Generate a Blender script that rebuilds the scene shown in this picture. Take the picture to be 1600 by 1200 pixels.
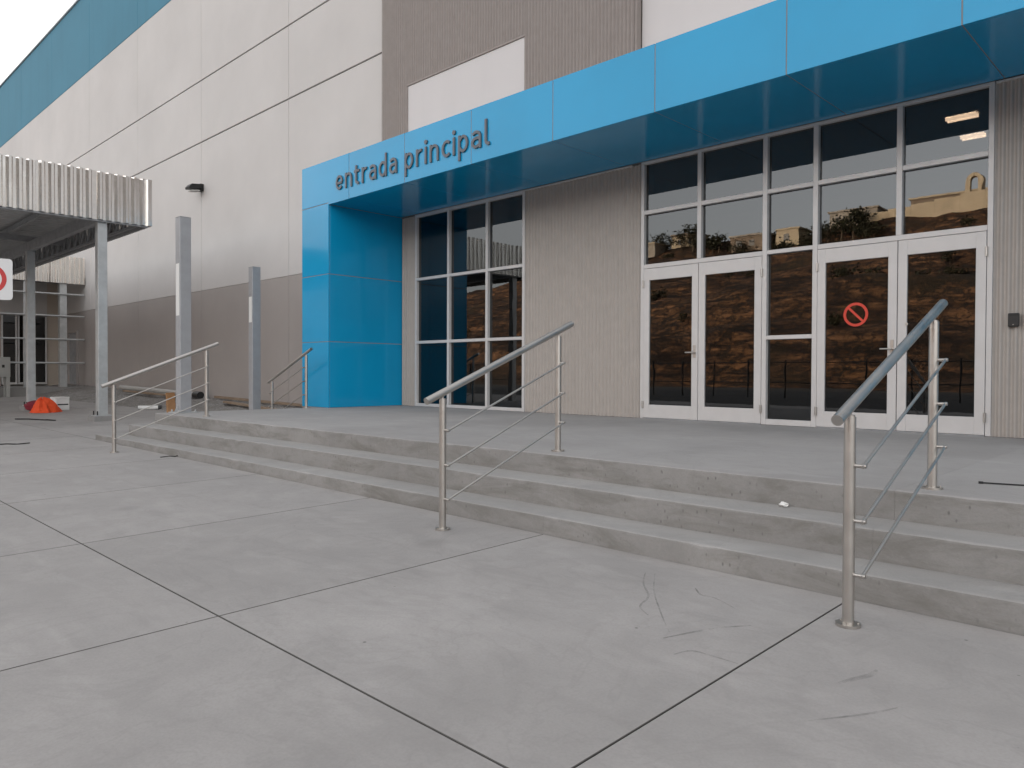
import bpy, bmesh, math, random
from mathutils import Vector, Matrix
random.seed(7)
R = math.radians
for o in list(bpy.data.objects): bpy.data.objects.remove(o, do_unlink=True)
SC = bpy.context.scene
COL = SC.collection

# ------------------------------------------------------------------ camera
CAM_POS = Vector((12.727, -9.029, 0.644))
YAW, PITCH, ROLL, FPX = R(44.282), R(-0.848), R(0.2125), 1172.5
F = Vector((-math.sin(YAW)*math.cos(PITCH), math.cos(YAW)*math.cos(PITCH), math.sin(PITCH)))
RT = Vector((math.cos(YAW), math.sin(YAW), 0)); UP = RT.cross(F)
R2 = RT*math.cos(ROLL) + UP*math.sin(ROLL); U2 = -RT*math.sin(ROLL) + UP*math.cos(ROLL)
cam = bpy.data.cameras.new('camera'); camo = bpy.data.objects.new('camera', cam); COL.objects.link(camo)
cam.sensor_width = 36; cam.lens = 36*FPX/1600; cam.clip_start = 0.05; cam.clip_end = 4000
m = Matrix((R2, U2, -F)).transposed().to_4x4(); m.translation = CAM_POS
camo.matrix_world = m
SC.camera = camo

# ------------------------------------------------------------------ sky, sun, exposure
SUN_EL, SUN_AZ = R(15), R(-22)            # azimuth from +Y, clockwise positive; the sun is low behind the building
w = bpy.data.worlds.new('World'); SC.world = w; w.use_nodes = True
nt = w.node_tree; bg = nt.nodes['Background']
sky = nt.nodes.new('ShaderNodeTexSky'); sky.sky_type = 'NISHITA'; sky.sun_disc = False
sky.sun_elevation = SUN_EL; sky.sun_rotation = SUN_AZ
sky.air_density = 1.0; sky.dust_density = 3.0; sky.ozone_density = 1.0
hs = nt.nodes.new('ShaderNodeHueSaturation'); hs.inputs['Saturation'].default_value = 0.16
wb = nt.nodes.new('ShaderNodeMix'); wb.data_type = 'RGBA'; wb.blend_type = 'MULTIPLY'; wb.inputs[0].default_value = 1; wb.inputs[7].default_value = (1.035, .998, .966, 1)
nt.links.new(sky.outputs[0], hs.inputs['Color']); nt.links.new(hs.outputs[0], wb.inputs[6]); nt.links.new(wb.outputs[2], bg.inputs['Color'])
bg.inputs['Strength'].default_value = 0.15
sl = bpy.data.lights.new('sun', 'SUN'); sl.energy = 2.0; sl.angle = R(0.5); sl.color = (1.0, 0.70, 0.42)
so = bpy.data.objects.new('sun', sl); COL.objects.link(so); so.location = (-20, 60, 40)
sd = Vector((math.sin(SUN_AZ)*math.cos(SUN_EL), math.cos(SUN_AZ)*math.cos(SUN_EL), math.sin(SUN_EL)))
so.rotation_euler = sd.to_track_quat('Z', 'Y').to_euler()
SC.view_settings.view_transform = 'Standard'; SC.view_settings.look = 'None'
SC.view_settings.gamma = 1.0; SC.view_settings.use_curve_mapping = False
SC.view_settings.exposure = 2.12
SC.render.resolution_x = 1024; SC.render.resolution_y = 768
SC.render.engine = 'CYCLES'
SC.cycles.max_bounces = 8; SC.cycles.glossy_bounces = 5; SC.cycles.transparent_max_bounces = 12

# ------------------------------------------------------------------ materials
class NT:
    def __init__(s, name):
        s.m = bpy.data.materials.new(name); s.m.use_nodes = True; s.t = s.m.node_tree
        s.b = s.t.nodes['Principled BSDF']
        s.pos = s.n('ShaderNodeNewGeometry').outputs['Position']
    def n(s, k, **kw):
        x = s.t.nodes.new(k)
        for a, v in kw.items(): setattr(x, a, v)
        return x
    def l(s, a, b): s.t.links.new(a, b)
    def mapv(s, scale=(1, 1, 1), loc=(0, 0, 0), rot=(0, 0, 0)):
        x = s.n('ShaderNodeMapping'); x.inputs['Scale'].default_value = scale; x.inputs['Location'].default_value = loc
        x.inputs['Rotation'].default_value = rot
        s.l(s.pos, x.inputs['Vector']); return x.outputs[0]
    def noise(s, scale, detail=4, rough=.55, vec=None, dist=0):
        x = s.n('ShaderNodeTexNoise'); x.inputs['Scale'].default_value = scale; x.inputs['Detail'].default_value = detail
        x.inputs['Roughness'].default_value = rough; x.inputs['Distortion'].default_value = dist
        s.l(vec if vec is not None else s.pos, x.inputs['Vector']); return x.outputs['Fac']
    def vor(s, scale, vec=None, feature='F1'):
        x = s.n('ShaderNodeTexVoronoi', feature=feature); x.inputs['Scale'].default_value = scale
        s.l(vec if vec is not None else s.pos, x.inputs['Vector']); return x.outputs['Distance']
    def ramp(s, fac, pts):
        x = s.n('ShaderNodeValToRGB'); e = x.color_ramp.elements
        while len(e) < len(pts): e.new(.5)
        for k, (p, c) in zip(e, pts):
            k.position = p; k.color = (c, c, c, 1) if not hasattr(c, '__len__') else (*c, 1)
        s.l(fac, x.inputs[0]); return x.outputs[0]
    def mix(s, fac, a, b, mode='MIX'):
        x = s.n('ShaderNodeMix', data_type='RGBA', blend_type=mode)
        for sock, v in ((x.inputs[0], fac), (x.inputs[6], a), (x.inputs[7], b)):
            if hasattr(v, 'is_output') or isinstance(v, bpy.types.NodeSocket): s.l(v, sock)
            elif hasattr(v, '__len__'): sock.default_value = (*v, 1)
            else: sock.default_value = v if sock == x.inputs[0] else (v, v, v, 1)
        return x.outputs[2]
    def bump(s, h, strength=.3, dist=.01):
        x = s.n('ShaderNodeBump'); x.inputs['Strength'].default_value = strength; x.inputs['Distance'].default_value = dist
        s.l(h, x.inputs['Height']); s.l(x.outputs[0], s.b.inputs['Normal']); return x
    def set(s, **kw):
        for k, v in kw.items():
            i = s.b.inputs[k.replace('_', ' ')]
            if isinstance(v, bpy.types.NodeSocket): s.l(v, i)
            elif hasattr(v, '__len__'): i.default_value = (*v, 1)
            else: i.default_value = v
        return s
M = {}
def concrete(name, base, stain=.5, warm=(1.0, .97, .94), speck=False, riser=False):
    t = NT(name)
    big = t.noise(.55, 5, .6); mid = t.noise(3.2, 6, .65, dist=.4); fine = t.noise(90, 3, .6)
    streak = t.noise(1.0, 5, .65, vec=t.mapv((1.1, 7, 1), rot=(0, 0, .25)))
    c = tuple(base*k for k in warm)
    col = t.mix(t.ramp(big, [(.3, 0), (.7, 1)]), tuple(k*.87 for k in c), tuple(k*1.09 for k in c))
    col = t.mix(t.ramp(mid, [(.38, .20*stain), (.60, 0)]), col, tuple(k*.60 for k in c))
    col = t.mix(t.ramp(streak, [(.54, 0), (.78, .26*stain)]), col, tuple(k*.66 for k in c))
    pale = t.noise(1.7, 5, .6, vec=t.mapv((1, 2.2, 1), loc=(5, 9, 2)))
    col = t.mix(t.ramp(pale, [(.55, 0), (.75, .45)]), col, tuple(k*1.22 for k in c))
    col = t.mix(t.ramp(fine, [(.3, .22), (.6, 0)]), col, tuple(k*.62 for k in c))
    swirl = t.noise(.9, 4, .6, dist=2.6)
    col = t.mix(t.ramp(swirl, [(.47, 0), (.5, .16), (.53, 0)]), col, tuple(k*.62 for k in c))
    oi = t.n('ShaderNodeObjectInfo'); tone = t.ramp(oi.outputs['Random'], [(0, .93), (1, 1.0)])
    col = t.mix(1.0, col, tone, 'MULTIPLY')
    if speck:
        grit = t.vor(11); col = t.mix(t.ramp(grit, [(.012, .6), (.03, 0)]), col, tuple(k*.45 for k in c))
        spot = t.vor(.75, vec=t.mapv((1, 1, 0), loc=(3.1, 1.7, 0))); edge = t.noise(7, 3)
        sp = t.n('ShaderNodeMath', operation='MULTIPLY_ADD'); t.l(edge, sp.inputs[0]); sp.inputs[1].default_value = .08; t.l(spot, sp.inputs[2])
        col = t.mix(t.ramp(sp.outputs[0], [(.07, .35), (.15, 0)]), col, tuple(k*.5 for k in c))
        v = t.vor(3.1); col = t.mix(t.ramp(v, [(.016, .85), (.03, 0)]), col, tuple(k*.35 for k in c))
    if riser:                                   # form marks, bug holes and splash dirt of cast steps
        v = t.vor(24, vec=t.mapv((1, 1, .55))); n2 = t.noise(2.2, 3, .5)
        hole = t.mix(t.ramp(n2, [(.40, 0), (.6, 1)]), 0.0, t.ramp(v, [(.06, .85), (.19, 0)]))
        col = t.mix(hole, col, tuple(k*.42 for k in c))
        d = t.noise(1.5, 6, .7, vec=t.mapv((1, 1, 3.5)), dist=.6)
        col = t.mix(t.ramp(d, [(.46, 0), (.66, .75)]), col, tuple(k*.55 for k in (c[0]*1.02, c[1], c[2]*.94)))
    t.set(Base_Color=col, Roughness=t.ramp(mid, [(.3, .72), (.7, .9)]))
    t.b.inputs['Specular IOR Level'].default_value = .3
    t.bump(t.mix(.35, t.noise(26, 5, .65), fine), .5 if riser else .22, .008 if riser else .006)
    M[name] = t.m
concrete('plaza_concrete', .36, 1.2, (1.0, .955, .925), speck=True)
concrete('landing_concrete', .36, .8, (1.0, .965, .94))
concrete('step_concrete', .345, .8, (1.0, .972, .94))
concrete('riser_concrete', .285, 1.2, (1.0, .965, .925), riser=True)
concrete('pad_concrete', .30, .7)
def painted(name, col, var=.06, rough=.75, bump=.12, scale=1.0, streaks=.10):
    t = NT(name)
    a = t.noise(.35*scale, 5, .6); b = t.noise(60*scale, 4, .6); s = t.noise(1.2, 4, .6, vec=t.mapv((1.6, 1.6, .12)))
    c = t.mix(t.ramp(a, [(.3, 0), (.7, 1)]), tuple(k*(1-var) for k in col), tuple(min(1, k*(1+var)) for k in col))
    c = t.mix(t.ramp(s, [(.5, 0), (.8, streaks*2)]), c, tuple(k*.78 for k in col))
    t.set(Base_Color=c, Roughness=rough); t.bump(b, bump, .004); M[name] = t.m
painted('wall_offwhite', (.565, .546, .531), streaks=.03)
painted('wall_taupe', (.365, .333, .315), streaks=.03)
painted('wall_teal', (.050, .205, .300), streaks=.2)
painted('wall_white', (.60, .58, .58), var=.03)
painted('wing_tan', (.52, .45, .38))
painted('joint_dark', (.20, .19, .18))
painted('joint_soil', (.105, .099, .093), rough=.95)
painted('sealant', (.24, .24, .24))
painted('dark_interior', (.045, .042, .04))
painted('interior_grey', (.16, .15, .14))
painted('cream_render', (.50, .40, .27), var=.15)
painted('house_pale', (.36, .31, .25), var=.15)
painted('house_brown', (.22, .16, .11), var=.15)
painted('dirt', (.16, .12, .085), var=.3, rough=.95)
painted('asphalt', (.032, .032, .032), var=.2, rough=.9)
painted('white_plastic', (.72, .72, .70), rough=.45, bump=.02)
painted('black_plastic', (.02, .02, .02), rough=.4, bump=.02)
painted('orange_cloth', (.80, .085, .018), var=.15, rough=.8)
painted('maroon_cloth', (.22, .02, .035), var=.2, rough=.8)
painted('gleam_white', (.72, .72, .70), rough=.5)  # near-white colour for the gleam painted on the square poles
painted('sign_white', (.72, .72, .72), rough=.4, bump=.0)
painted('sign_red', (.55, .03, .03), rough=.4, bump=.0)
painted('red_film', (.62, .055, .03), rough=.4, bump=.0)
painted('grey_cabinet', (.42, .42, .40), rough=.5)
painted('pipe_grey', (.42, .41, .39), rough=.5)
painted('rubber', (.02, .02, .02), rough=.9)
def acm(name, col):
    t = NT(name)
    a = t.noise(.8, 3, .5)
    c = t.mix(t.ramp(a, [(.35, 0), (.65, 1)]), tuple(k*.96 for k in col), tuple(min(1, k*1.04) for k in col))
    t.set(Base_Color=c, Roughness=t.ramp(t.noise(2.0, 4, .6), [(.3, .20), (.7, .23)]))
    t.b.inputs['Specular IOR Level'].default_value = .3
    t.b.inputs['Coat Weight'].default_value = .32; t.b.inputs['Coat Roughness'].default_value = .07; t.b.inputs['Coat IOR'].default_value = 1.5
    t.bump(t.noise(.9, 1, .3), .025, .03); M[name] = t.m
acm('blue_panel', (.003, .312, .585))
def metal(name, col, rough, metallic=1.0, var=.15, bscale=40, bump=.05, aniso=None):
    t = NT(name)
    a = t.noise(6, 5, .6, vec=t.mapv(aniso) if aniso else None)
    c = t.mix(t.ramp(a, [(.3, 0), (.7, 1)]), tuple(k*(1-var) for k in col), tuple(min(1, k*(1+var)) for k in col))
    t.set(Base_Color=c, Metallic=metallic, Roughness=t.ramp(t.noise(9, 4, .6), [(.3, rough*.8), (.7, rough*1.25)]))
    if bump: t.bump(t.noise(bscale, 3, .5), bump, .004)
    M[name] = t.m
metal('stainless', (.52, .495, .465), .36, var=.04, bump=0)
metal('galvanised', (.50, .51, .51), .45, metallic=.55, var=.10, bscale=22, bump=.015)
metal('galvanised_sheet', (.76, .74, .71), .20, var=.02, bscale=3, bump=0, aniso=(1, 1, .5))
metal('dark_steel', (.33, .335, .345), .5, metallic=.25)
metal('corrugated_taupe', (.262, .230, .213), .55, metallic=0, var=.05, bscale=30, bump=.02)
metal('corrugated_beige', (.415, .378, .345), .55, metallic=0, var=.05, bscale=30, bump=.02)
metal('aluminium_white', (.60, .585, .575), .40, metallic=.15, var=.03, bump=.02)
metal('pole_paint', (.36, .365, .38), .5, metallic=.25, var=.06)
metal('letter_dark', (.105, .112, .13), .4, metallic=.3, var=.05)
metal('black_metal', (.025, .025, .025), .5, metallic=.5)
t = NT('gravel'); v = t.n('ShaderNodeTexVoronoi'); v.inputs['Scale'].default_value = 34; t.l(t.pos, v.inputs['Vector'])
t.set(Base_Color=t.mix(t.ramp(t.noise(1.4, 5, .6), [(.35, .55), (.65, 0)]), t.mix(t.ramp(v.outputs['Color'], [(0, 0), (1, 1)]), (.13, .125, .12), (.42, .405, .39)), (.17, .15, .13)), Roughness=.95)
t.bump(v.outputs['Distance'], .9, .03); M['gravel'] = t.m
t = NT('wood'); g = t.noise(5, 5, .6, vec=t.mapv((.6, 9, 9)))
t.set(Base_Color=t.mix(t.ramp(g, [(.3, 0), (.7, 1)]), (.17, .12, .08), (.33, .25, .18)), Roughness=.8); M['wood'] = t.m
t = NT('cardboard'); g = t.noise(3, 4, .6)
t.set(Base_Color=t.mix(t.ramp(g, [(.3, 0), (.7, 1)]), (.30, .155, .065), (.43, .24, .12)), Roughness=.85); M['cardboard'] = t.m
# tinted architectural glass: Fresnel mirror over a dark see-through body
def glass(name, tint, f0, wav):
    t = NT(name); t.t.nodes.remove(t.b)
    gl = t.n('ShaderNodeBsdfGlossy'); gl.inputs['Roughness'].default_value = 0.0; gl.inputs['Color'].default_value = (.93, .97, 1.0, 1)
    tr = t.n('ShaderNodeBsdfTransparent'); tr.inputs['Color'].default_value = (*tint, 1)
    lw = t.n('ShaderNodeLayerWeight'); lw.inputs['Blend'].default_value = .5
    pw = t.n('ShaderNodeMath', operation='POWER'); t.l(lw.outputs['Facing'], pw.inputs[0]); pw.inputs[1].default_value = 5
    fr = t.n('ShaderNodeMath', operation='MULTIPLY_ADD'); t.l(pw.outputs[0], fr.inputs[0]); fr.inputs[1].default_value = 1-f0; fr.inputs[2].default_value = f0
    mx = t.n('ShaderNodeMixShader')
    bp = t.n('ShaderNodeBump'); bp.inputs['Strength'].default_value = wav; bp.inputs['Distance'].default_value = .01
    t.l(t.noise(2.2, 2, .5, vec=t.mapv((1.6, 1, .7))), bp.inputs['Height'])
    t.l(bp.outputs[0], gl.inputs['Normal'])
    t.l(fr.outputs[0], mx.inputs[0]); t.l(tr.outputs[0], mx.inputs[1]); t.l(gl.outputs[0], mx.inputs[2])
    t.l(mx.outputs[0], t.t.nodes['Material Output'].inputs['Surface']); M[name] = t.m
glass('tinted_glass', (.17, .155, .145), .085, .03)
t = NT('lamp_emission'); t.set(Base_Color=(.9, .85, .75)); t.b.inputs['Emission Color'].default_value = (1, .86, .66, 1); t.b.inputs['Emission Strength'].default_value = 6; M['lamp_emission'] = t.m
t = NT('hill_earth')
strata = t.noise(1.0, 6, .7, vec=t.mapv((.07, .07, .62)), dist=1.2); n1 = t.noise(.045, 6, .65); n2 = t.noise(.75, 8, .75, dist=.8)
c = t.mix(t.ramp(strata, [(.40, 0), (.50, .35), (.60, 1)]), (.030, .014, .007), (.34, .165, .075))
c = t.mix(t.ramp(n2, [(.45, .9), (.56, 0)]), c, (.018, .010, .006))
c = t.mix(t.ramp(n1, [(.54, 0), (.62, .7)]), c, (.045, .032, .016))
t.set(Base_Color=c, Roughness=.95); t.bump(n2, 1.0, .9); M['hill_earth'] = t.m
t = NT('leaf'); t.set(Base_Color=t.mix(t.ramp(t.noise(.9, 3), [(.35, 0), (.65, 1)]), (.016, .018, .009), (.05, .048, .022)), Roughness=.8); M['leaf'] = t.m
t = NT('bark'); t.set(Base_Color=(.10, .07, .045), Roughness=.9); M['bark'] = t.m
# scuff marks: worn rubber/pencil traces that break up along their length
t = NT('scuff'); tr = t.n('ShaderNodeBsdfTransparent'); mx = t.n('ShaderNodeMixShader')
t.set(Base_Color=(.10, .097, .093), Roughness=.9)
t.l(t.ramp(t.noise(9, 5, .7), [(.38, .0), (.66, .36)]), mx.inputs[0]); t.l(tr.outputs[0], mx.inputs[1]); t.l(t.b.outputs[0], mx.inputs[2])
t.l(mx.outputs[0], t.t.nodes['Material Output'].inputs['Surface']); M['scuff'] = t.m

# ------------------------------------------------------------------ mesh helpers
class MB:
    def __init__(s): s.bm = bmesh.new()
    def box(s, x0, x1, y0, y1, z0, z1, bev=0, mat=None, seg=1):
        r = bmesh.ops.create_cube(s.bm, size=1)
        vs = r['verts']
        for v in vs:
            v.co = Vector(((x0+x1)/2 + v.co.x*(x1-x0), (y0+y1)/2 + v.co.y*(y1-y0), (z0+z1)/2 + v.co.z*(z1-z0)))
        if mat is not None:
            for v in vs: v.co = mat @ v.co
        if bev:
            es = list({e for v in vs for e in v.link_edges})
            bmesh.ops.bevel(s.bm, geom=es, offset=bev, segments=seg, affect='EDGES', profile=.5)
        return s
    def tube(s, a, b, r, seg=16, r2=None, caps=True):
        a = Vector(a); b = Vector(b); d = b-a
        q = d.to_track_quat('Z', 'Y').to_matrix().to_4x4(); q.translation = (a+b)/2
        bmesh.ops.create_cone(s.bm, cap_ends=caps, segments=seg, radius1=r, radius2=r if r2 is None else r2, depth=d.length, matrix=q)
        return s
    def poly(s, pts, faces):
        vs = [s.bm.verts.new(p) for p in pts]
        for f in faces:
            try: s.bm.faces.new([vs[i] for i in f])
            except ValueError: pass
        return s
    def prism(s, pts2, fn, d0, d1):
        n = len(pts2); P = [fn(p, d0) for p in pts2] + [fn(p, d1) for p in pts2]
        return s.poly(P, [tuple(range(n))[::-1], tuple(range(n, 2*n))] + [(i, (i+1) % n, n+(i+1) % n, n+i) for i in range(n)])
    def mesh(s, name, smooth=False):
        bmesh.ops.recalc_face_normals(s.bm, faces=s.bm.faces[:])
        me = bpy.data.meshes.new(name); s.bm.to_mesh(me); s.bm.free()
        if smooth:
            for p in me.polygons: p.use_smooth = True
            try: me.set_sharp_from_angle(angle=R(40))
            except Exception: pass
        return me
    def build(s, name, mat, parent=None, smooth=False):
        return link(name, s.mesh(name, smooth), mat, parent)
def link(name, me, mat, parent=None, loc=None):
    o = bpy.data.objects.new(name, me); COL.objects.link(o)
    if mat and not me.materials: me.materials.append(M[mat])
    if parent: o.parent = parent
    if loc is not None: o.location = loc
    return o
def thing(name, label, cat, group=None, loc=(0, 0, 0)):
    o = bpy.data.objects.new(name, None); COL.objects.link(o); o.location = loc; o.empty_display_size = .2
    return tag(o, label, cat, group)
def tag(o, label, cat, group=None):
    o['label'] = label; o['category'] = cat
    if group: o['group'] = group
    return o
def struct(o, kind='structure', label=None):
    o['kind'] = kind
    if label: o['label'] = label
    return o
def bx(name, mat, parent, x0, x1, y0, y1, z0, z1, bev=0):
    return MB().box(x0, x1, y0, y1, z0, z1, bev).build(name, mat, parent)

# ------------------------------------------------------------------ ground
G0, GX, GY = -.3266, -.0048, .0168
def gz(x, y): return G0 + GX*x + GY*y
me = MB().poly([(-2000, -2000, -.85), (2000, -2000, -.85), (2000, 2000, -.85), (-2000, 2000, -.85)], [(0, 1, 2, 3)]).mesh('ground')
struct(link('ground', me, 'asphalt'), label='dark asphalt ground beyond the concrete plaza')
plaza = bx('plaza', 'joint_soil', None, -26, 24, -22, -1.72, -.45, -.045)
struct(plaza, label='grey concrete plaza cast in large square slabs')
plaza.location = (0, 0, G0); plaza.rotation_euler = (math.atan(GY), -math.atan(GX), 0)
SX, SY, X0J = 2.032, 2.274, 1.185
yrows = [(-2.94, -1.72), (-5.212, -2.94)] + [(-5.212-SY*(k+1), -5.212-SY*k) for k in range(7)]
cache = {}
for (ya, yb) in yrows:
    h = round(yb-ya, 3)
    if h not in cache:                          # slab with soil-filled joint sides
        sm = MB().box(-SX/2+.0032, SX/2-.0032, -h/2+.0032, h/2-.0032, -.09, 0, .002).mesh('slab')
        sm.materials.append(M['plaza_concrete']); sm.materials.append(M['joint_soil'])
        for p in sm.polygons: p.material_index = 1 if p.normal.z < .9 else 0
        cache[h] = sm
    for i in range(-13, 11):
        xa = X0J + SX*i
        if yb > -5.0 and xa > .9: continue
        link('slab', cache[h], 'plaza_concrete', plaza, (xa+SX/2, (ya+yb)/2, 0))
# thin scuffs and chalky scratches on the slabs
def ribbon(pts, wd):
    b = MB(); P = [Vector((x, y, .0015)) for x, y in pts]; L_ = []
    Q = []
    for i in range(len(P)-1):
        p0 = P[max(0, i-1)]; p1 = P[i]; p2 = P[i+1]; p3 = P[min(len(P)-1, i+2)]
        for k in range(6):
            u = k/6; Q.append(.5*((2*p1)+(-p0+p2)*u+(2*p0-5*p1+4*p2-p3)*u*u+(-p0+3*p1-3*p2+p3)*u**3))
    Q.append(P[-1])
    for i, q in enumerate(Q):
        d = (Q[min(i+1, len(Q)-1)]-Q[max(0, i-1)]); n = Vector((-d.y, d.x, 0)).normalized()*wd*(.35+.65*math.sin(math.pi*i/(len(Q)-1)))
        L_ += [q+n, q-n]
    b.poly(L_, [(2*i, 2*i+1, 2*i+3, 2*i+2) for i in range(len(Q)-1)])
    return b
for pts, wd in (([(10.35, -5.52), (10.46, -5.70), (10.60, -5.86), (10.66, -6.02), (10.76, -6.10)], .006),
                ([(10.40, -5.50), (10.58, -5.78), (10.80, -6.05), (10.95, -6.22)], .004),
                ([(10.70, -5.58), (10.78, -5.66), (10.86, -5.66), (11.01, -5.74)], .007),
                ([(10.97, -6.30), (11.02, -6.16), (11.08, -6.02), (11.17, -5.90)], .008),
                ([(11.10, -6.42), (11.13, -6.34), (11.21, -6.33), (11.33, -6.33)], .006),
                ([(11.68, -6.24), (11.71, -6.16), (11.74, -6.08), (11.74, -6.02)], .014),
                ([(11.72, -6.60), (11.84, -6.42), (11.90, -6.30)], .006)):
    ribbon(pts, wd).build('scuff_mark', 'scuff', plaza)
# gravel strip along the wall
b = MB(); nx, ny = 96, 12; P = []
for j in range(ny+1):
    for i in range(nx+1):
        x = -21.5+i*(22.2/nx); y = -1.75+j*(1.88/ny); u = j/ny
        edge = gz(x, y)-.005; top = -.19-.0175*x-.02
        z = edge*(1-u)+max(top, edge)*u + (random.uniform(-.02, .03) if 0 < j < ny else 0) - (.03 if j == 0 else 0)
        P.append((x, y, z))
b.poly(P, [(j*(nx+1)+i, j*(nx+1)+i+1, (j+1)*(nx+1)+i+1, (j+1)*(nx+1)+i) for j in range(ny) for i in range(nx)])
struct(b.build('gravel', 'gravel', None, True), 'stuff', 'grey crushed gravel strip along the foot of the long wall')

# ------------------------------------------------------------------ entrance steps and landing
LX, E1 = .62, 4.558
steps = thing('entrance_steps', 'wide grey concrete entrance steps rising to a flat landing before the doors', 'steps')
jx = [X0J+SX*i for i in range(0, 8)]
def cuts(xa, xb): return [xa]+[j for j in jx if xa+.3 < j < xb-.3]+[xb]
XR = 15.4
def rough_edge(b, ymin, ztop, amp):
    bmesh.ops.recalc_face_normals(b.bm, faces=b.bm.faces[:])
def stepslab(name, mat, xa, xb, y0, y1, z0, z1):
    n = max(2, int((xb-xa)/.09)); b = MB(); prof = []
    # rounded, slightly chipped nosing along the -Y edge
    sec = lambda c: [(y1, z0), (y0, z0), (y0, z1-.017-c), (y0+.004+c*.3, z1-.006-c*.5), (y0+.014+c*.6, z1-.001), (y0+.022+c, z1), (y1, z1)]
    P = []; k = 7
    for i in range(n+1):
        x = xa+(xb-xa)*i/n; c = max(0, random.gauss(0, .0022)) + (random.uniform(.006, .016) if random.random() < .035 else 0)
        wv = .004*math.sin(x*1.7)+.003*math.sin(x*4.1+1)
        P += [(x, yy+(wv if q in (1, 2, 3, 4, 5) else 0), zz) for q, (yy, zz) in enumerate(sec(c))]
    fs = [(i*k+q, i*k+(q+1) % k, (i+1)*k+(q+1) % k, (i+1)*k+q) for i in range(n) for q in range(k)]
    fs += [tuple(range(k))[::-1], tuple(n*k+q for q in range(k))]
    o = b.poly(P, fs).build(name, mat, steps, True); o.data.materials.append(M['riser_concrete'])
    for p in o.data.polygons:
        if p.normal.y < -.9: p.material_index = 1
    return o
cx_ = cuts(LX, XR)
for a, c in zip(cx_[:-1], cx_[1:]): stepslab('landing_slab', 'landing_concrete', a+.0005, c-.0005, -E1, .12, -.30, 0)
cx_ = cuts(LX-.14, XR)
for a, c in zip(cx_[:-1], cx_[1:]): stepslab('step', 'step_concrete', a+.0004, c-.0004, -E1-.34, -1.66 if a < LX else -E1+.12, -.46, -.167)
cx_ = cuts(LX-.66, XR)
for a, c in zip(cx_[:-1], cx_[1:]): stepslab('step', 'step_concrete', a+.0004, c-.0004, -E1-.65, -1.67 if a < LX else -E1-.34+.12, -.62, -.333)

# ------------------------------------------------------------------ main building
bld = thing('main_building', 'huge warehouse building with off-white wall panels, taupe base and teal top band', 'building')
bx('building_core', 'joint_dark', bld, -62, 40, .33, 50, 5.6, 14.80)
bx('building_core', 'joint_dark', bld, -62, 1.0, .33, 12, -.9, 5.6)
bx('building_core', 'joint_dark', bld, 13.2, 40, .33, 12, -.9, 5.6)
bx('building_core', 'joint_dark', bld, -62, 40, 12, 50, -.9, 5.6)
bx('lintel', 'joint_dark', bld, 1.0, 13.2, .12, .5, 3.68, 5.6)
rows = [(-.7, 2.94, 'wall_taupe'), (2.946, 7.13, 'wall_offwhite'), (7.165, 8.87, 'wall_offwhite'), (8.905, 11.86, 'wall_offwhite'), (11.875, 14.85, 'wall_teal')]
xs = [-3.64-4.87*k for k in range(13)][::-1]+[.255]
for z0, z1, mt in rows:
    for a, c in zip(xs[:-1], xs[1:]):
        bx('wall_panel', mt, bld, a+.007, c-.007, .1, .345, z0, z1, .006)
for a, c in ((6.42, 11.28), (11.28, 16.15), (16.15, 21.0), (21.0, 25.9)):
    for z0, z1, mt in ((4.0, 11.86, 'wall_white'), (11.875, 14.85, 'wall_teal')):
        bx('wall_panel', mt, bld, a+.005, c-.005, .1, .345, z0, z1, .006)
for a, c in ((14.1, 18.9), (18.9, 25.9)): bx('wall_panel', 'wall_taupe', bld, a, c-.01, .1, .345, -.7, 3.99, .006)
bx('wall_panel', 'wall_teal', bld, .262, 6.413, .1, .345, 11.875, 14.85, .006)
bx('wall_panel', 'wall_white', bld, 1.10, 4.195, -.010, .345, 4.2, 6.165, .004)
bx('coping', 'galvanised', bld, -62, 26, .04, .6, 14.853, 14.93, .01)
# corrugated cladding
def corr(name, xa, xb, y, z0, z1, parent, mat='corrugated_taupe', pitch=.0678, dep=.027):
    n = int(round((xb-xa)/pitch*10)); P = []
    for i in range(n+1):
        x = xa+(xb-xa)*i/n; c = math.cos(2*math.pi*(x-xa)/pitch)
        c = math.copysign(abs(c)**.75, c)
        P += [(x, y-dep/2-dep/2*c, z0), (x, y-dep/2-dep/2*c, z1)]
    return MB().poly(P, [(2*i, 2*i+2, 2*i+3, 2*i+1) for i in range(n)]).build(name, mat, parent, True)
corr('corrugated_cladding', .30, 1.075, 0.0, 4.3, 11.85, bld)
corr('corrugated_cladding', 4.225, 6.385, 0.0, 4.3, 11.85, bld)
corr('corrugated_cladding', 1.077, 4.223, 0.0, 6.20, 11.85, bld)
for a, c in ((.258, .298), (6.388, 6.416)): bx('corner_trim', 'corrugated_taupe', bld, a, c, -.024, .099, 4.3, 11.85, .003)
bx('opening_trim', 'corrugated_taupe', bld, 1.074, 4.226, -.028, .04, 6.168, 6.202, .003)
bx('opening_trim', 'corrugated_taupe', bld, 4.198, 4.226, -.026, .04, 4.3, 6.166, .003)
bx('opening_trim', 'corrugated_taupe', bld, 1.074, 1.098, -.026, .04, 4.3, 6.166, .003)
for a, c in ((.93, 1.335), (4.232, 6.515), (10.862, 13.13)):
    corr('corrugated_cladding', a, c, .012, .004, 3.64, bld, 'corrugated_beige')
    bx('backing_wall', 'joint_dark', bld, a-.02, c+.004, .016, .30, -.2, 3.66)
bx('head_flashing', 'aluminium_white', bld, 4.235, 6.36, -.035, .012, 3.635, 3.652, .002)
bx('head_flashing', 'aluminium_white', bld, 10.87, 13.12, -.035, .012, 3.635, 3.652, .002)
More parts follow.
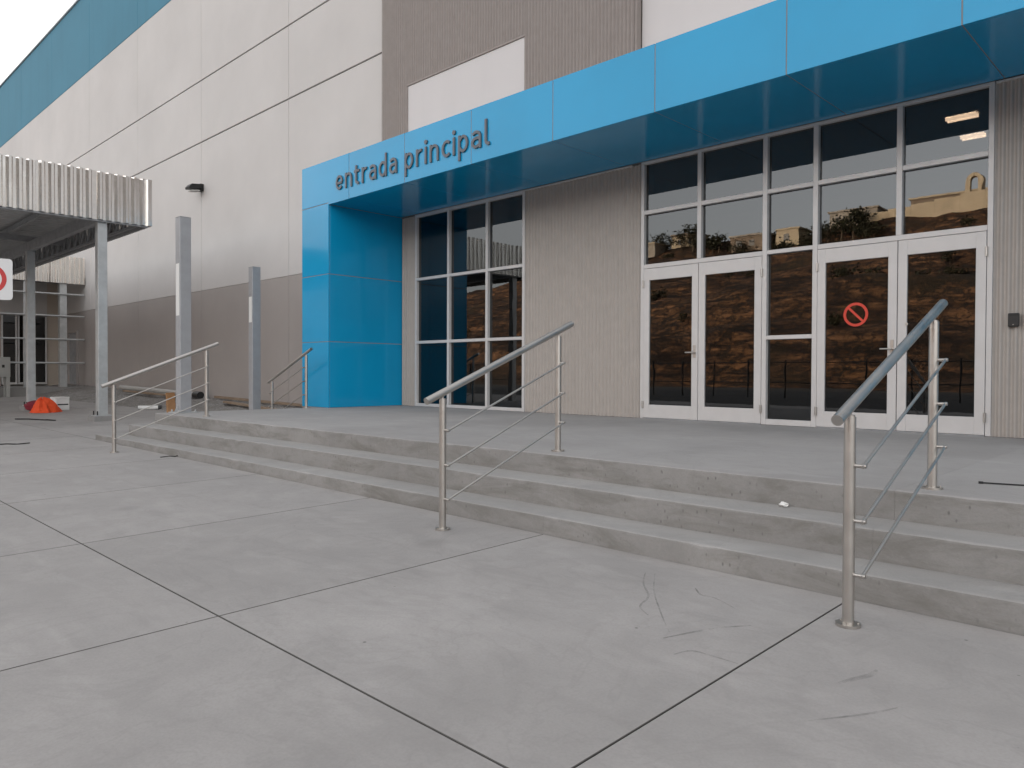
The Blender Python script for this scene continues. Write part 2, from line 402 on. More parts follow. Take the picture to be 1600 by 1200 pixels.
# lobby behind the glass
bx('lobby_floor', 'interior_grey', bld, 1.0, 13.2, .13, 12, -.2, -.004)
bx('lobby_ceiling', 'dark_interior', bld, 1.02, 13.18, .5, 11.98, 5.45, 5.59)
bx('lobby_wall', 'interior_grey', bld, 1.02, 13.18, 11.8, 11.98, 0, 5.44)
bx('lobby_wall', 'interior_grey', bld, 1.002, 1.2, .5, 11.78, 0, 5.44)
bx('lobby_wall', 'interior_grey', bld, 13.0, 13.19, .5, 11.78, 0, 5.44)
# side door in the main wall near the far canopy
dr = bx('door', 'dark_steel', bld, -20.72, -19.82, .06, .099, .13, 2.15, .004)
bx('door_handle', 'stainless', dr, -19.95, -19.90, .02, .06, 1.05, 1.2, .003)
for a, c, z0, z1 in ((-20.80, -20.722, .13, 2.22), (-19.818, -19.74, .13, 2.22), (-20.72, -19.82, 2.152, 2.22)):
    bx('door_frame', 'wall_taupe', bld, a, c, .03, .099, z0, z1, .003)

# ------------------------------------------------------------------ blue entrance portal
D, HS, FT, PW = 1.654, 3.66, 4.448, 1.5635
por = thing('entrance_portal', 'bright blue panelled entrance portal with deep canopy over the doors', 'portal')
XE = 9*PW
bx('portal_core', 'sealant', por, .004, XE-.004, -D+.004, .06, HS+.004, FT-.02)
for a, c in ((.0045, .9035), (XE-.9035, XE-.0045)): bx('portal_core', 'sealant', por, a, c, -D+.0045, -.001, -.05, HS+.02)
g = .006
for k in range(9):
    a, c = k*PW, (k+1)*PW
    x0, x1 = a+(g if k else 0), c-(g if k < 8 else 0)
    if k in (0, 8):                      # the end panels are notched over the column heads
        n0 = .908 if k == 0 else XE-.908
        pr = [(x0, HS+.035), (n0, HS+.035), (n0, HS), (x1, HS), (x1, FT), (x0, FT)] if k == 0 else [(x0, HS), (n0, HS), (n0, HS+.035), (x1, HS+.035), (x1, FT), (x0, FT)]
        MB().prism(pr, lambda p, d: (p[0], d, p[1]), -D, -D+.03).build('fascia_panel', 'blue_panel', por)
    else: bx('fascia_panel', 'blue_panel', por, x0, x1, -D, -D+.03, HS, FT, .003)
    sa, sb = max(a, .912), min(c, XE-.912)
    bx('soffit_panel', 'blue_panel', por, sa+.005, sb-.005, -D+.034, -.04, HS, HS+.03, .003)
for a, c, s in ((0, .908, 1), (XE-.908, XE, -1)):
    for z0, z1 in ((.004, 1.19), (1.203, 2.41), (2.423, HS+.022)):
        bx('column_panel', 'blue_panel', por, a, c, -D, -D+.03, z0, z1 if z1 < 3 else HS+.022, .003)
        zi = z1 if z1 < 3 else HS-.004
        if s > 0:
            bx('column_panel', 'blue_panel', por, c-.03, c-.0005, -D+.034, .0, z0, zi, .003)
            bx('column_panel', 'blue_panel', por, a+.0005, a+.03, -D+.034, .095, z0, z1, .003)
        else:
            bx('column_panel', 'blue_panel', por, a+.0005, a+.03, -D+.034, .0, z0, zi, .003)
            bx('column_panel', 'blue_panel', por, c-.03, c-.0005, -D+.034, .095, z0, z1, .003)
for a, c in ((.0005, .03), (XE-.03, XE-.0005)): bx('fascia_panel', 'blue_panel', por, a, c, -D+.034, .095, HS+.035, FT, .003)
bx('portal_roof', 'galvanised', por, .01, XE-.01, -D+.035, .09, FT-.018, FT-.004)
# raised lettering
sign = thing('sign_lettering', 'dark grey raised letters reading entrada principal on the blue fascia', 'sign')
def arc(cx, cy, rx, ry, a0, a1, n=14): return [(cx+rx*math.cos(R(a0+(a1-a0)*i/n)), cy+ry*math.sin(R(a0+(a1-a0)*i/n))) for i in range(n+1)]
ST = .078
GL = {  # stroke centre lines on an x-height of 1, and the width of the letter
 'e': ([arc(.40, .5, .305, .402, 2, 318, 26), [(.12, .47), (.70, .47)]], .80),
 'n': ([[(.1, 0), (.1, 1)], arc(.39, .58, .29, .322, 172, 0)+[(.68, 0)]], .78),
 't': ([[(.2, 1.27), (.2, .32)]+arc(.43, .30, .23, .202, 180, 285), [(.0, .905), (.52, .905)]], .56),
 'r': ([[(.1, 0), (.1, 1)], arc(.43, .55, .33, .345, 172, 75)], .53),
 'a': ([[(.11, .80)]+arc(.36, .64, .29, .262, 118, 0)+[(.65, 0)], [(.62, .56), (.40, .56)]+arc(.35, .33, .25, .232, 95, 270)+[(.45, .11), (.62, .20)]], .75),
 'd': ([arc(.39, .5, .29, .402, 25, 335, 24), [(.69, 1.44), (.69, 0)]], .79),
 'p': ([[(.1, 1), (.1, -.40)], arc(.40, .5, .29, .402, 155, -155, 24)], .79),
 'i': ([[(.1, 0), (.1, 1)], 'dot'], .20),
 'c': ([arc(.42, .5, .32, .402, 48, 312, 22)], .66),
 'l': ([[(.1, 1.44), (.1, .28)]+arc(.30, .28, .20, .182, 180, 290)], .40)}
TX0, TX1, TZ, XH = 1.175, 5.10, 3.853, .262
TXT = 'entrada principal'; GAP = .225; SPC = .46
tot = sum(SPC if ch == ' ' else GL[ch][1]+GAP for ch in TXT)-GAP
kx = (TX1-TX0)/tot
pen = 0
for ch in TXT:
    if ch == ' ': pen += SPC; continue
    b = MB()
    for si, strk in enumerate(GL[ch][0]):
        y0 = -D-.024+.0006*si; y1 = -D-.001
        if strk == 'dot': pts2 = [(.1+.125*math.cos(2*math.pi*i/16)*XH/kx, 1.28+.125*math.sin(2*math.pi*i/16)) for i in range(16)]; b.prism(pts2, lambda p, d: (TX0+(pen+p[0])*kx, d, TZ+p[1]*XH), y0, y1); continue
        Lp, Rp = [], []
        W = [(p[0]*kx, p[1]*XH) for p in strk]
        for i, p in enumerate(W):
            q0 = W[max(0, i-1)]; q1 = W[min(len(W)-1, i+1)]; dx, dz = q1[0]-q0[0], q1[1]-q0[1]; L_ = math.hypot(dx, dz)
            hw_ = ST*XH; Lp.append((p[0]-dz/L_*hw_, p[1]+dx/L_*hw_)); Rp.append((p[0]+dz/L_*hw_, p[1]-dx/L_*hw_))
        n = len(W); V = [(TX0+pen*kx+x, yy, TZ+z) for yy in (y0, y1) for side in (Lp, Rp) for x, z in side]
        Fc = []
        for i in range(n-1):
            Fc += [(i, i+1, n+i+1, n+i), (2*n+i, 3*n+i, 3*n+i+1, 2*n+i+1), (i, 2*n+i, 2*n+i+1, i+1), (n+i, n+i+1, 3*n+i+1, 3*n+i)]
        Fc += [(0, n, 3*n, 2*n), (n-1, 3*n-1, 4*n-1, 2*n-1)]
        b.poly(V, Fc)
    b.build('letter', 'letter_dark', sign)
    pen += GL[ch][1]+GAP

# ------------------------------------------------------------------ glazing
YF0, YF1, YG = -.03, .075, .028
def fr(name, parent, x0, x1, z0, z1, y0=YF0, y1=YF1, bev=.003): return bx(name, 'aluminium_white', parent, x0, x1, y0, y1, z0, z1, bev)
def pane(parent, x0, x1, z0, z1, name='pane', yg=YG):
    return bx(name, 'tinted_glass', parent, x0, x1, yg, yg+.008, z0, z1)
win = thing('window_wall', 'tall tinted window of nine panes beside the blue column', 'window')
wx = [1.34, 2.311, 3.325, 4.228]; hw = .028
fr('frame_jamb', win, 1.34, 1.34+.055, .004, 3.655); fr('frame_jamb', win, 4.228-.055, 4.228, .004, 3.655)
fr('frame_head', win, 1.396, 4.172, 3.60, 3.655); fr('frame_sill', win, 1.396, 4.172, .004, .06)
cxs = [1.395, wx[1]-hw, wx[1]+hw, wx[2]-hw, wx[2]+hw, 4.173]
for x in wx[1:3]: fr('mullion', win, x-hw, x+hw, .061, 3.599, YF0-.002)
zs = [.06, 1.22-.026, 1.22+.026, 2.42-.026, 2.42+.026, 3.60]
for i in range(3):
    for j in range(3): pane(win, cxs[2*i]-.01, cxs[2*i+1]+.01, zs[2*j]-.01, zs[2*j+1]+.01)
    for z in (1.22, 2.42): fr('transom', win, cxs[2*i]+.001, cxs[2*i+1]-.001, z-.026, z+.026)
st = thing('glass_storefront', 'white framed glass entrance front with double doors and two rows of panes above', 'storefront')
vx = [6.545, 7.455, 8.385, 9.022, 9.955, 10.835]; hw = .03
fr('frame_jamb', st, 6.518, 6.570, .004, 3.62); fr('frame_jamb', st, 10.808, 10.860, .004, 3.62)
fr('frame_head', st, 6.518, 10.860, 3.621, 3.657, YF0-.001)
for x in (vx[1], vx[4]): fr('mullion', st, x-hw, x+hw, 2.195, 3.62, YF0-.002)
for x in (vx[2], vx[3]): fr('mullion', st, x-hw, x+hw, .004, 3.62, YF0-.002)
ed = [6.570, vx[1]-hw, vx[1]+hw, vx[2]-hw, vx[2]+hw, vx[3]-hw, vx[3]+hw, vx[4]-hw, vx[4]+hw, 10.808]
for i in range(5):
    a, c = ed[2*i], ed[2*i+1]
    fr('transom', st, a+.001, c-.001, 2.905, 2.96)
    pane(st, a-.01, c+.01, 2.95, 3.63); pane(st, a-.01, c+.01, 2.18, 2.915)
fr('transom', st, ed[0]+.001, ed[3]-.001, 2.135, 2.194); fr('transom', st, ed[6]+.001, ed[9]-.001, 2.135, 2.194)
fr('transom', st, ed[4]+.001, ed[5]-.001, 2.145, 2.194)
fr('transom', st, ed[4]+.001, ed[5]-.001, 1.075, 1.125); fr('frame_sill', st, ed[4]+.001, ed[5]-.001, .004, .075)
pane(st, ed[4]-.01, ed[5]+.01, 1.11, 2.16); pane(st, ed[4]-.01, ed[5]+.01, .06, 1.09)
bx('threshold', 'dark_steel', st, 6.572, 8.353, -.045, .09, .001, .011); bx('threshold', 'dark_steel', st, 9.054, 10.806, -.045, .09, .001, .011)
def door(a, c, hinge_left):
    b = MB(); yo, yi = -.036, .012; stl = .095
    b.box(a, a+stl, yo, yi, .014, 2.130, .003); b.box(c-stl, c, yo, yi, .014, 2.130, .003)
    b.box(a+stl-.001, c-stl+.001, yo+.001, yi-.001, 1.965, 2.129, .002); b.box(a+stl-.001, c-stl+.001, yo+.001, yi-.001, .015, .20, .002)
    d = b.build('door', 'aluminium_white', st)
    pane(d, a+stl-.01, c-stl+.01, .19, 1.975, 'door_glass', -.014)
    hx = a-.012 if hinge_left else c-.008
    for z in (.20, 1.92):
        MB().tube((hx+.01, yo-.012, z-.05), (hx+.01, yo-.012, z+.05), .012, 10).box(hx-.004, hx+.024, yo-.010, yo+.004, z-.048, z+.048).build('hinge', 'stainless', d, True)
    return d
d1 = door(6.574, 7.449, True); d2 = door(7.457, 8.351, False); d3 = door(9.056, 9.946, True); d4 = door(9.954, 10.804, False)
for d_, x in ((d1, 7.40), (d3, 9.90)):
    MB().tube((x, -.036, .93), (x, -.085, .93), .010, 12).tube((x+.008, -.080, .93), (x-.115, -.080, .93), .009, 12).box(x-.02, x+.02, -.042, -.034, .86, 1.03, .002).build('door_handle', 'stainless', d_, True)
MB().tube((10.05, -.036, 1.20), (10.05, -.05, 1.20), .016, 16).build('lock_cylinder', 'stainless', d4, True)
# prohibition sticker on the third leaf
b = MB(); cxk, czk, ro, ri, yk = 9.497, 1.335, .138, .108, -.0185
n = 48; ring = []
for i in range(n):
    a = 2*math.pi*i/n
    for yy in (yk, yk+.0015):
        for rr in (ro, ri): ring.append((cxk+rr*math.cos(a), yy, czk+rr*math.sin(a)))
fs = []
for i in range(n):
    p = 4*i; q = 4*((i+1) % n)
    fs += [(p, q, q+1, p+1), (p+2, p+3, q+3, q+2), (p, p+2, q+2, q), (p+1, q+1, q+3, p+3)]
b.poly(ring, fs)
mt = Matrix.Translation((cxk, 0, czk)) @ Matrix.Rotation(R(45), 4, 'Y')
b.box(-ri+.0, ri-.0, yk+.0002, yk+.0014, -.013, .013, 0, mt)
tag(b.build('prohibition_sticker', 'red_film'), 'red circle with slash sticker on a glass door', 'sticker')
# card reader on the corrugated wall
cr = thing('card_reader', 'small black card reader box on the corrugated wall beside the doors', 'card reader', loc=(11.05, -.01, 1.2))
MB().box(-.048, .048, -.045, .0, -.068, .068, .008, seg=2).build('housing', 'black_plastic', cr)
MB().box(-.035, .035, -.050, -.044, .045, .058, .002).build('rain_lip', 'black_plastic', cr)
MB().box(-.006, .006, -.048, -.044, -.052, -.046).build('indicator', 'stainless', cr)
tag(MB().box(11.135, 11.20, -.03, -.009, 1.10, 1.27, .006).build('call_plate', 'cream_render'), 'small beige plate on corrugated wall next to the card reader', 'wall plate')
# lobby lights
LOBBY = ((9.39, 4.84, .50), (9.27, 6.08, .42))
for k, (x, y, ln) in enumerate(LOBBY):
    lt = thing('ceiling_light', ('lit tube light hanging in the lobby close behind the upper pane', 'lit tube light hanging deeper inside the lobby')[k], 'ceiling light', 'tube lights in the lobby', (x, y, 4.80))
    MB().box(-ln/2, ln/2, -.12, .12, .05, .09, .01).build('housing', 'white_plastic', lt)
    for sy in (-.06, .06): MB().tube((-ln/2+.03, sy, .02), (ln/2-.03, sy, .02), .03, 10).build('tube', 'lamp_emission', lt, True)
    for sx in (-.15, .15): MB().tube((sx, 0, .085), (sx, 0, .652), .005, 6).build('hanger', 'stainless', lt)

# ------------------------------------------------------------------ handrails
def handrail(label, loc, rotz, zb):
    """local: lower post at origin (z=zb), rail climbs along +Y by 1.24 m"""
    t_ = thing('handrail', label, 'handrail', 'stainless steel handrails on the entrance steps', loc); t_.rotation_euler = (0, 0, rotz)
    run = 1.24; zl, zu = .455, .94
    for yy, zz, top in ((0, zb, zl), (run, 0.0, zu)):
        p = MB().tube((0, yy, zz+.006), (0, yy, top), .0252, 28).build('post', 'stainless', t_, True)
        f = MB().tube((0, yy, zz), (0, yy, zz+.011), .053, 28).build('base_flange', 'stainless', t_, True)
        for a in range(3):
            an = a*2.094+.5; MB().tube((.041*math.cos(an), yy+.041*math.sin(an), zz+.01), (.041*math.cos(an), yy+.041*math.sin(an), zz+.016), .006, 6).build('bolt', 'stainless', f)
        MB().tube((0, yy, top-.002), (0, yy, top+.008), .021, 20).tube((0, yy, top), (0, yy, top+.045), .007, 10).build('saddle', 'stainless', p, True)
        for dz in (.215, .46, .70):
            MB().tube((.02, yy, top-dz), (.072, yy, top-dz), .0095, 14).build('rod_holder', 'stainless', p, True)
    sl_ = (zu-zl)/run
    a = Vector((0, -.15, zl+.048-.15*sl_)); c = Vector((0, run+.17, zu+.048+.17*sl_))
    b = MB(); b.tube(a, c, .0255, 32); r_ = b.build('rail', 'stainless', t_, True)
    for dz in (.215, .46, .70):
        MB().tube((.06, -.012, zl-dz-.012*sl_), (.06, run+.012, zu-dz+.012*sl_), .0075, 14).build('rod', 'stainless', t_, True)
    return t_
handrail('stainless handrail across the steps in front of the two right-hand glass doors', (11.478, -5.597, 0), 0, -.475)
handrail('stainless handrail across the steps in front of the corrugated wall and nine-pane window', (8.694, -5.590, 0), 0, gz(8.694, -5.59))
handrail('stainless handrail across the steps beside the base-plated grey pole', (2.016, -5.597, 0), 0, gz(2.016, -5.597))
handrail('stainless handrail beside the blue column on the side steps', (-.50, -2.0, 0), R(-90), gz(-.5, -2.0))

# ------------------------------------------------------------------ free-standing square poles
def pole(label, x, y, zb, h, gleam):
    t_ = thing('steel_pole', label, 'pole', 'square grey poles by the landing', (x, y, zb))
    MB().box(-.088, .088, -.088, .088, .012, h, .008, seg=2).build('shaft', 'pole_paint', t_)
    MB().box(-.090, .090, -.090, .090, h+.001, h+.008, .002).build('cap', 'pole_paint', t_)
    bp_ = MB().box(-.17, .17, -.17, .17, 0, .012, .002).build('base_plate', 'galvanised', t_)
    for sx in (-.13, .13):
        for sy in (-.13, .13): MB().tube((sx, sy, .012), (sx, sy, .05), .011, 8).tube((sx, sy, .012), (sx, sy, .026), .019, 6).build('anchor_bolt', 'galvanised', bp_)
    MB().prism([(-.15, .012), (-.0885, .012), (-.0885, .13)], lambda p, d: (d, p[0], p[1]), -.006, .006).build('gusset', 'galvanised', t_)
    z0, z1 = gleam; MB().box(-.062, .062, -.0905, -.0885, z0, z1).build('painted_gleam', 'gleam_white', t_)  # white strip on the -Y face paints in a gleam of the steel
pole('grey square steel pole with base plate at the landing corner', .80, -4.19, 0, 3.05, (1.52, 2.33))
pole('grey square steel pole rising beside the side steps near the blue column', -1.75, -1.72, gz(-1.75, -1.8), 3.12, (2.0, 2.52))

# ------------------------------------------------------------------ corrugated steel canopies
def trap_sheet(name, parent, axis, a, c, off, z0, z1, flip=1, pitch=.165, dep=.066, mat='galvanised_sheet', jit=.0008):
    """vertical trapezoidal sheet: runs along `axis` from a to c at perpendicular offset `off`"""
    P = []; s = a; L_ = []; k = 0
    while s < c-1e-6:
        ph = random.uniform(0, 6); am = random.uniform(.5, 1.6)*jit
        for du, dv in ((0, 0), (.28, 0), (.52, 1), (.78, 1)):
            u = s+du*pitch
            if u <= c: L_.append((u, dv, ph+du*3, am))
        s += pitch
    L_.append((c, L_[-1][1], L_[-1][2], L_[-1][3]))
    rowsz = 7; cols = len(L_)
    for r_ in range(rowsz):
        z = z0+(z1-z0)*r_/(rowsz-1)
        for i, (u, dv, ph, am) in enumerate(L_):
            q = off+flip*dv*dep+flip*am*math.sin(5*z+ph)
            uu = u+1.5*am*math.sin(4*z+ph*1.7)
            P.append((uu, q, z) if axis == 'x' else (q, uu, z))
    return MB().poly(P, [(r_*cols+i, r_*cols+i+1, (r_+1)*cols+i+1, (r_+1)*cols+i) for r_ in range(rowsz-1) for i in range(cols-1)]).build(name, mat, parent, True)
cn = thing('walkway_canopy', 'galvanised steel walkway canopy with ribbed fascia on square posts', 'canopy')
CX0, CX1, CY0, CY1, CZ = -18.3, -3.98, -9.15, -2.98, 3.73
y = CY1
sheets = [(-3.0-1.03*(k+1), -3.0-1.03*k) for k in range(6)]
for i, (a, c) in enumerate(sheets): trap_sheet('fascia_sheet', cn, 'y', a, c+.02, CX1+.004*(i % 2), CZ, 4.70+random.uniform(-.012, .012), 1)
for k in range(14):
    trap_sheet('fascia_sheet', cn, 'x', CX1-1.02*(k+1), CX1-1.02*k, CY1+.004*(k % 2), CZ, 4.70, 1)
    trap_sheet('fascia_sheet', cn, 'x', CX1-1.02*(k+1), CX1-1.02*k, CY0-.004*(k % 2), CZ, 4.70, -1)
bx('corner_flashing', 'galvanised_sheet', cn, CX1-.03, CX1+.055, CY1-.03, CY1+.055, CZ, 4.71, .003)
bx('edge_channel', 'dark_steel', cn, CX1-.06, CX1-.005, CY0, CY1, CZ-.03, CZ+.05); bx('edge_channel', 'dark_steel', cn, CX0, CX1-.06, CY1-.06, CY1-.005, CZ-.03, CZ+.05)
P = []; u = CX0; L_ = []
while u < CX1-.42:
    for du, dv in ((0, 0), (.12, 0), (.16, 1), (.28, 1)): L_.append((u+du, dv))
    u += .32
P = []
for x, dv in L_: P += [(x, CY0+.02, 4.22+.04*dv), (x, CY1-.02, 4.26+.04*dv)]
MB().poly(P, [(2*i, 2*i+2, 2*i+3, 2*i+1) for i in range(len(L_)-1)]).build('roof_deck', 'galvanised', cn)
for yb in (-3.85, -8.25): bx('beam', 'dark_steel', cn, CX0, CX1-.07, yb-.06, yb+.06, 3.72, 3.95)
PXS = (-4.16, -9.62, -15.1)
for xb in PXS: bx('beam', 'dark_steel', cn, xb-.05, xb+.05, CY0+.07, CY1-.07, 3.955, 4.10)
for k in range(6): bx('purlin', 'dark_steel', cn, CX0, CX1-.07, -8.7+k*1.08, -8.64+k*1.08, 4.105, 4.215)
# lattice girder along the wall side
yl = CY1-.12
bx('truss_chord', 'dark_steel', cn, CX0, CX1-.08, yl-.03, yl+.03, 3.745, 3.80); bx('truss_chord', 'dark_steel', cn, CX0, CX1-.08, yl-.03, yl+.03, 4.15, 4.20)
k = 0; x = CX1-.12
while x > CX0+.4:
    MB().tube((x, yl, 3.79), (x-.24, yl, 4.16), .028, 8).build('truss_web', 'dark_steel', cn)
    MB().tube((x-.24, yl, 4.16), (x-.48, yl, 3.79), .028, 8).build('truss_web', 'dark_steel', cn); x -= .50
for xb in PXS:
    for yb in (-3.85, -8.25):
        p = bx('post', 'galvanised', cn, xb-.09, xb+.09, yb-.09, yb+.09, gz(xb, yb)+.115, 3.72, .006)
        bx('base_plate', 'galvanised', p, xb-.16, xb+.16, yb-.16, yb+.16, gz(xb, yb)+.10, gz(xb, yb)+.116)
        for sx in (-.12, .12): MB().tube((xb+sx, yb-.12, gz(xb, yb)+.115), (xb+sx, yb-.12, gz(xb, yb)+.20), .012, 8).build('anchor_bolt', 'black_metal', p)
        bx('footing', 'pad_concrete', cn, xb-.21, xb+.21, yb-.21, yb+.21, gz(xb, yb)-.03, gz(xb, yb)+.101, .008)
# far canopy with horizontal rails at the wing
c2 = thing('far_canopy', 'distant ribbed steel canopy with horizontal side rails against the long wall', 'canopy')
X2 = -18.85
for k in range(4): trap_sheet('fascia_sheet', c2, 'y', .05-1.2*(k+1), .05-1.2*k+.01, X2+.004*(k % 2), 3.93, 4.93, 1, .16, .045)
bx('roof_deck', 'dark_steel', c2, -22.2, X2-.02, -4.75, .05, 4.2, 4.26)
for yb in (-.62, -4.4): bx('post', 'galvanised', c2, X2-.34, X2-.10, yb-.12, yb+.12, -.25, 4.19, .006)
for yb in (-1.86, -3.1): bx('post', 'galvanised', c2, X2-.17, X2-.09, yb-.05, yb+.05, -.25, 4.19, .004)
for z in (.93, 1.81, 2.68, 3.50): MB().tube((X2-.05, -4.7, z), (X2-.05, .07, z+.03), .035, 10).build('side_rail', 'galvanised', c2, True)
bx('curb', 'pad_concrete', c2, -22.2, X2+.1, -4.8, -.03, -.35, .06, .01)
# wing
wg = thing('wing_building', 'low tan wing with tall dark windows behind the far canopy', 'building')
bx('wall', 'wing_tan', wg, -30, -22.0, -.95+.55, .09, -.6, 5.6); bx('wall', 'wing_tan', wg, -30, -22.0, -16, -2.0, -.6, .9)
bx('wall', 'wall_offwhite', wg, -30, -22.0, -16, -.401, 2.86, 5.6); bx('wall', 'wing_tan', wg, -30, -22.4, -16, -.401, -.6, 2.859)
for ya_, yb_ in ((-.90, -.42), (-1.42, -.93), (-1.97, -1.45)):
    f = MB().box(-22.06, -21.96, ya_, ya_+.05, .12, 2.84).box(-22.06, -21.96, yb_-.05, yb_, .12, 2.84).box(-22.05, -21.97, ya_+.05, yb_-.05, .12, .2).box(-22.05, -21.97, ya_+.05, yb_-.05, .95, 1.02).build('window', 'aluminium_white', wg)
    bx('pane', 'tinted_glass', f, -22.03, -22.02, ya_+.04, yb_-.04, .19, 2.84)

# ------------------------------------------------------------------ wall light
wl = thing('wall_light', 'small dark floodlight fixed on the off-white wall', 'wall light', loc=(-8.45, .1, 5.84))
MB().box(-.10, .10, -.10, .0, -.10, .10, .01).build('bracket', 'black_metal', wl)
MB().prism([(-.09, -.05), (-.48, -.11), (-.50, -.05), (-.42, .05), (-.09, .09)], lambda p, d: (d, p[0]*.85, p[1]*.85), -.15, .15).build('housing', 'black_metal', wl)
MB().box(-.12, .12, -.37, -.13, -.100, -.068, 0, Matrix.Rotation(R(8.7), 4, 'X')).build('lens', 'grey_cabinet', wl)

# ------------------------------------------------------------------ sign, cabinet, site clutter
pc = Vector((-0.706, -6.455, 2.025)); base = Vector((pc.x, pc.y, gz(pc.x, pc.y)))
yaw_s = R(79.15)
sg = thing('road_sign', 'white square sign with red ring on a slim post beneath the canopy', 'sign', loc=base); sg.rotation_euler = (0, 0, yaw_s)
hz = pc.z-base.z
MB().box(-.26, .26, -.012, 0, hz-.27, hz+.27).build('plate_back', 'galvanised', sg)
rc = []
for qx, qz, a0 in ((.25, .26, 0), (-.25, .26, 90), (-.25, -.26, 180), (.25, -.26, 270)):
    rc += [(qx+.05*math.cos(R(a0+18*i)), hz+qz+.05*math.sin(R(a0+18*i))) for i in range(6)]
MB().prism(rc, lambda p, d: (p[0], d, p[1]), -.016, -.0125).build('plate', 'sign_white', sg)
def ring_mesh(ro, ri, y0, y1, cz):
    n = 40; V = []; Fc = []
    for i in range(n):
        a = 2*math.pi*i/n
        for yy in (y0, y1):
            for rr in (ro, ri): V.append((rr*math.cos(a), yy, cz+rr*math.sin(a)))
        p = 4*i; q = 4*((i+1) % n); Fc += [(p, q, q+1, p+1), (p+2, p+3, q+3, q+2), (p, p+2, q+2, q), (p+1, q+1, q+3, p+3)]
    return MB().poly(V, Fc)
ring_mesh(.225, .165, -.0185, -.0163, hz).build('ring', 'sign_red', sg)
MB().tube((0, .03, 0), (0, .03, hz+.3), .03, 14).build('post', 'galvanised', sg, True)
cb = thing('utility_cabinet', 'pale grey cabinet on legs standing near the far canopy', 'cabinet', loc=(-18.4, -2.9, gz(-18.4, -2.9))); cb.rotation_euler = (0, 0, R(5))
MB().box(-.18, .18, -.55, .42, .72, 1.42, .01).build('body', 'grey_cabinet', cb)
for sx in (-.13, .13):
    for sy in (-.48, .36): MB().box(sx-.035, sx+.035, sy-.05, sy+.05, 0, .72).build('leg', 'grey_cabinet', cb)
MB().box(.18, .195, -.3, .35, .80, 1.34, .004).build('door', 'grey_cabinet', cb)
for yy in (-.05, .2): MB().box(.195, .20, yy-.04, yy+.04, 1.05, 1.15).build('label_plate', 'black_plastic', cb)
def blob(name, mat, loc, size, seed, label, cat, flat=.0, rot=0, sub=3, amp=.35):
    random.seed(seed); bm_ = bmesh.new(); bmesh.ops.create_icosphere(bm_, subdivisions=sub, radius=1)
    ph = [(random.uniform(1, 4), random.uniform(0, 6), Vector((random.gauss(0, 1), random.gauss(0, 1), random.gauss(0, 1))).normalized()) for _ in range(12)]
    for v in bm_.verts:
        d = v.co.normalized(); k = 1+amp*sum(abs(math.sin(f_*d.dot(ax)*2+p_))-.6 for f_, p_, ax in ph)/4
        v.co = Vector((d.x*size[0]*k, d.y*size[1]*k, max(-.98*size[2], d.z*size[2]*k)))
    zmin = min(v.co.z for v in bm_.verts)
    for v in bm_.verts:
        v.co.z -= zmin
        if v.co.z < size[2]*.12: v.co.z = 0
    me = bpy.data.meshes.new(name); bm_.to_mesh(me); bm_.free()
    o = link(name, me, mat); o.location = loc; o.rotation_euler = (0, 0, rot); return tag(o, label, cat)
def sack(name, mat, loc, rx, ry, h, seed, label, cat):
    random.seed(seed); n, m_ = 22, 7; V = []; ph = [random.uniform(0, 6) for _ in range(4)]
    for j in range(m_+1):
        u = j/m_
        for i in range(n):
            a = 2*math.pi*i/n; f_ = 1+.16*math.sin(3*a+ph[0]+2*u)+.10*math.sin(7*a+ph[1]-3*u)+.06*math.sin(11*a+ph[2])
            rr = (1-u)**.6*f_*(1+.18*math.sin(a-ph[3])*u)+.05+random.uniform(-.03, .03)
            V.append((rx*rr*math.cos(a)+.10*rx*u, ry*rr*math.sin(a)-.22*ry*u, h*u*(1+.12*math.sin(2*a+ph[3]))*(1-.15*u) if j else 0))
    Fc = [(j*n+i, j*n+(i+1) % n, (j+1)*n+(i+1) % n, (j+1)*n+i) for j in range(m_) for i in range(n)]+[tuple(m_*n+i for i in range(n)), tuple(range(n))[::-1]]
    o = MB().poly(V, Fc).build(name, mat); o.location = loc; return tag(o, label, cat)
sack('tarp_bag', 'orange_cloth', (-8.0, -3.93, gz(-8, -3.93)+.002), .26, .30, .40, 9, 'crumpled bright orange bag lying by the canopy post', 'bag')
blob('cloth_bundle', 'maroon_cloth', (-8.5, -3.98, gz(-8.5, -4)+.002), (.18, .26, .14), 5, 'dark maroon cloth bundle behind the orange bag', 'cloth', amp=.3)
bxw = thing('white_box', 'small white open box behind the orange bag', 'box', loc=(-8.75, -3.42, gz(-8.75, -3.42)+.002)); bxw.rotation_euler = (0, 0, R(12))
MB().box(-.15, .15, -.16, .16, 0, .30, .006).build('body', 'white_plastic', bxw); MB().box(-.155, .155, -.165, .165, .302, .335, .006).build('lid', 'white_plastic', bxw)
MB().box(.15, .154, -.13, .13, .13, .16).build('band', 'black_plastic', bxw)
o = blob('paper_scrap', 'white_plastic', (10.725, -4.60, -.166), (.026, .02, .014), 11, 'tiny crumpled white paper scrap on the middle step', 'paper', sub=2, amp=.8)
b = MB().tube((11.62, -3.932, .0065), (11.95, -3.835, .0065), .0045, 8); b.tube((11.612, -3.934, .0075), (11.635, -3.927, .0075), .0072, 8)
tag(b.build('metal_rod', 'black_metal', None, True), 'thin dark rod lying on the landing', 'rod')
def twig(name, label, cat, x, y, pts, r, mat='black_metal'):
    b = MB(); z = gz(x, y)
    for p, q in zip(pts[:-1], pts[1:]): b.tube((x+p[0], y+p[1], z+r*.75+p[2]), (x+q[0], y+q[1], z+r*.75+q[2]), r, 7)
    tag(b.build(name, mat), label, cat)
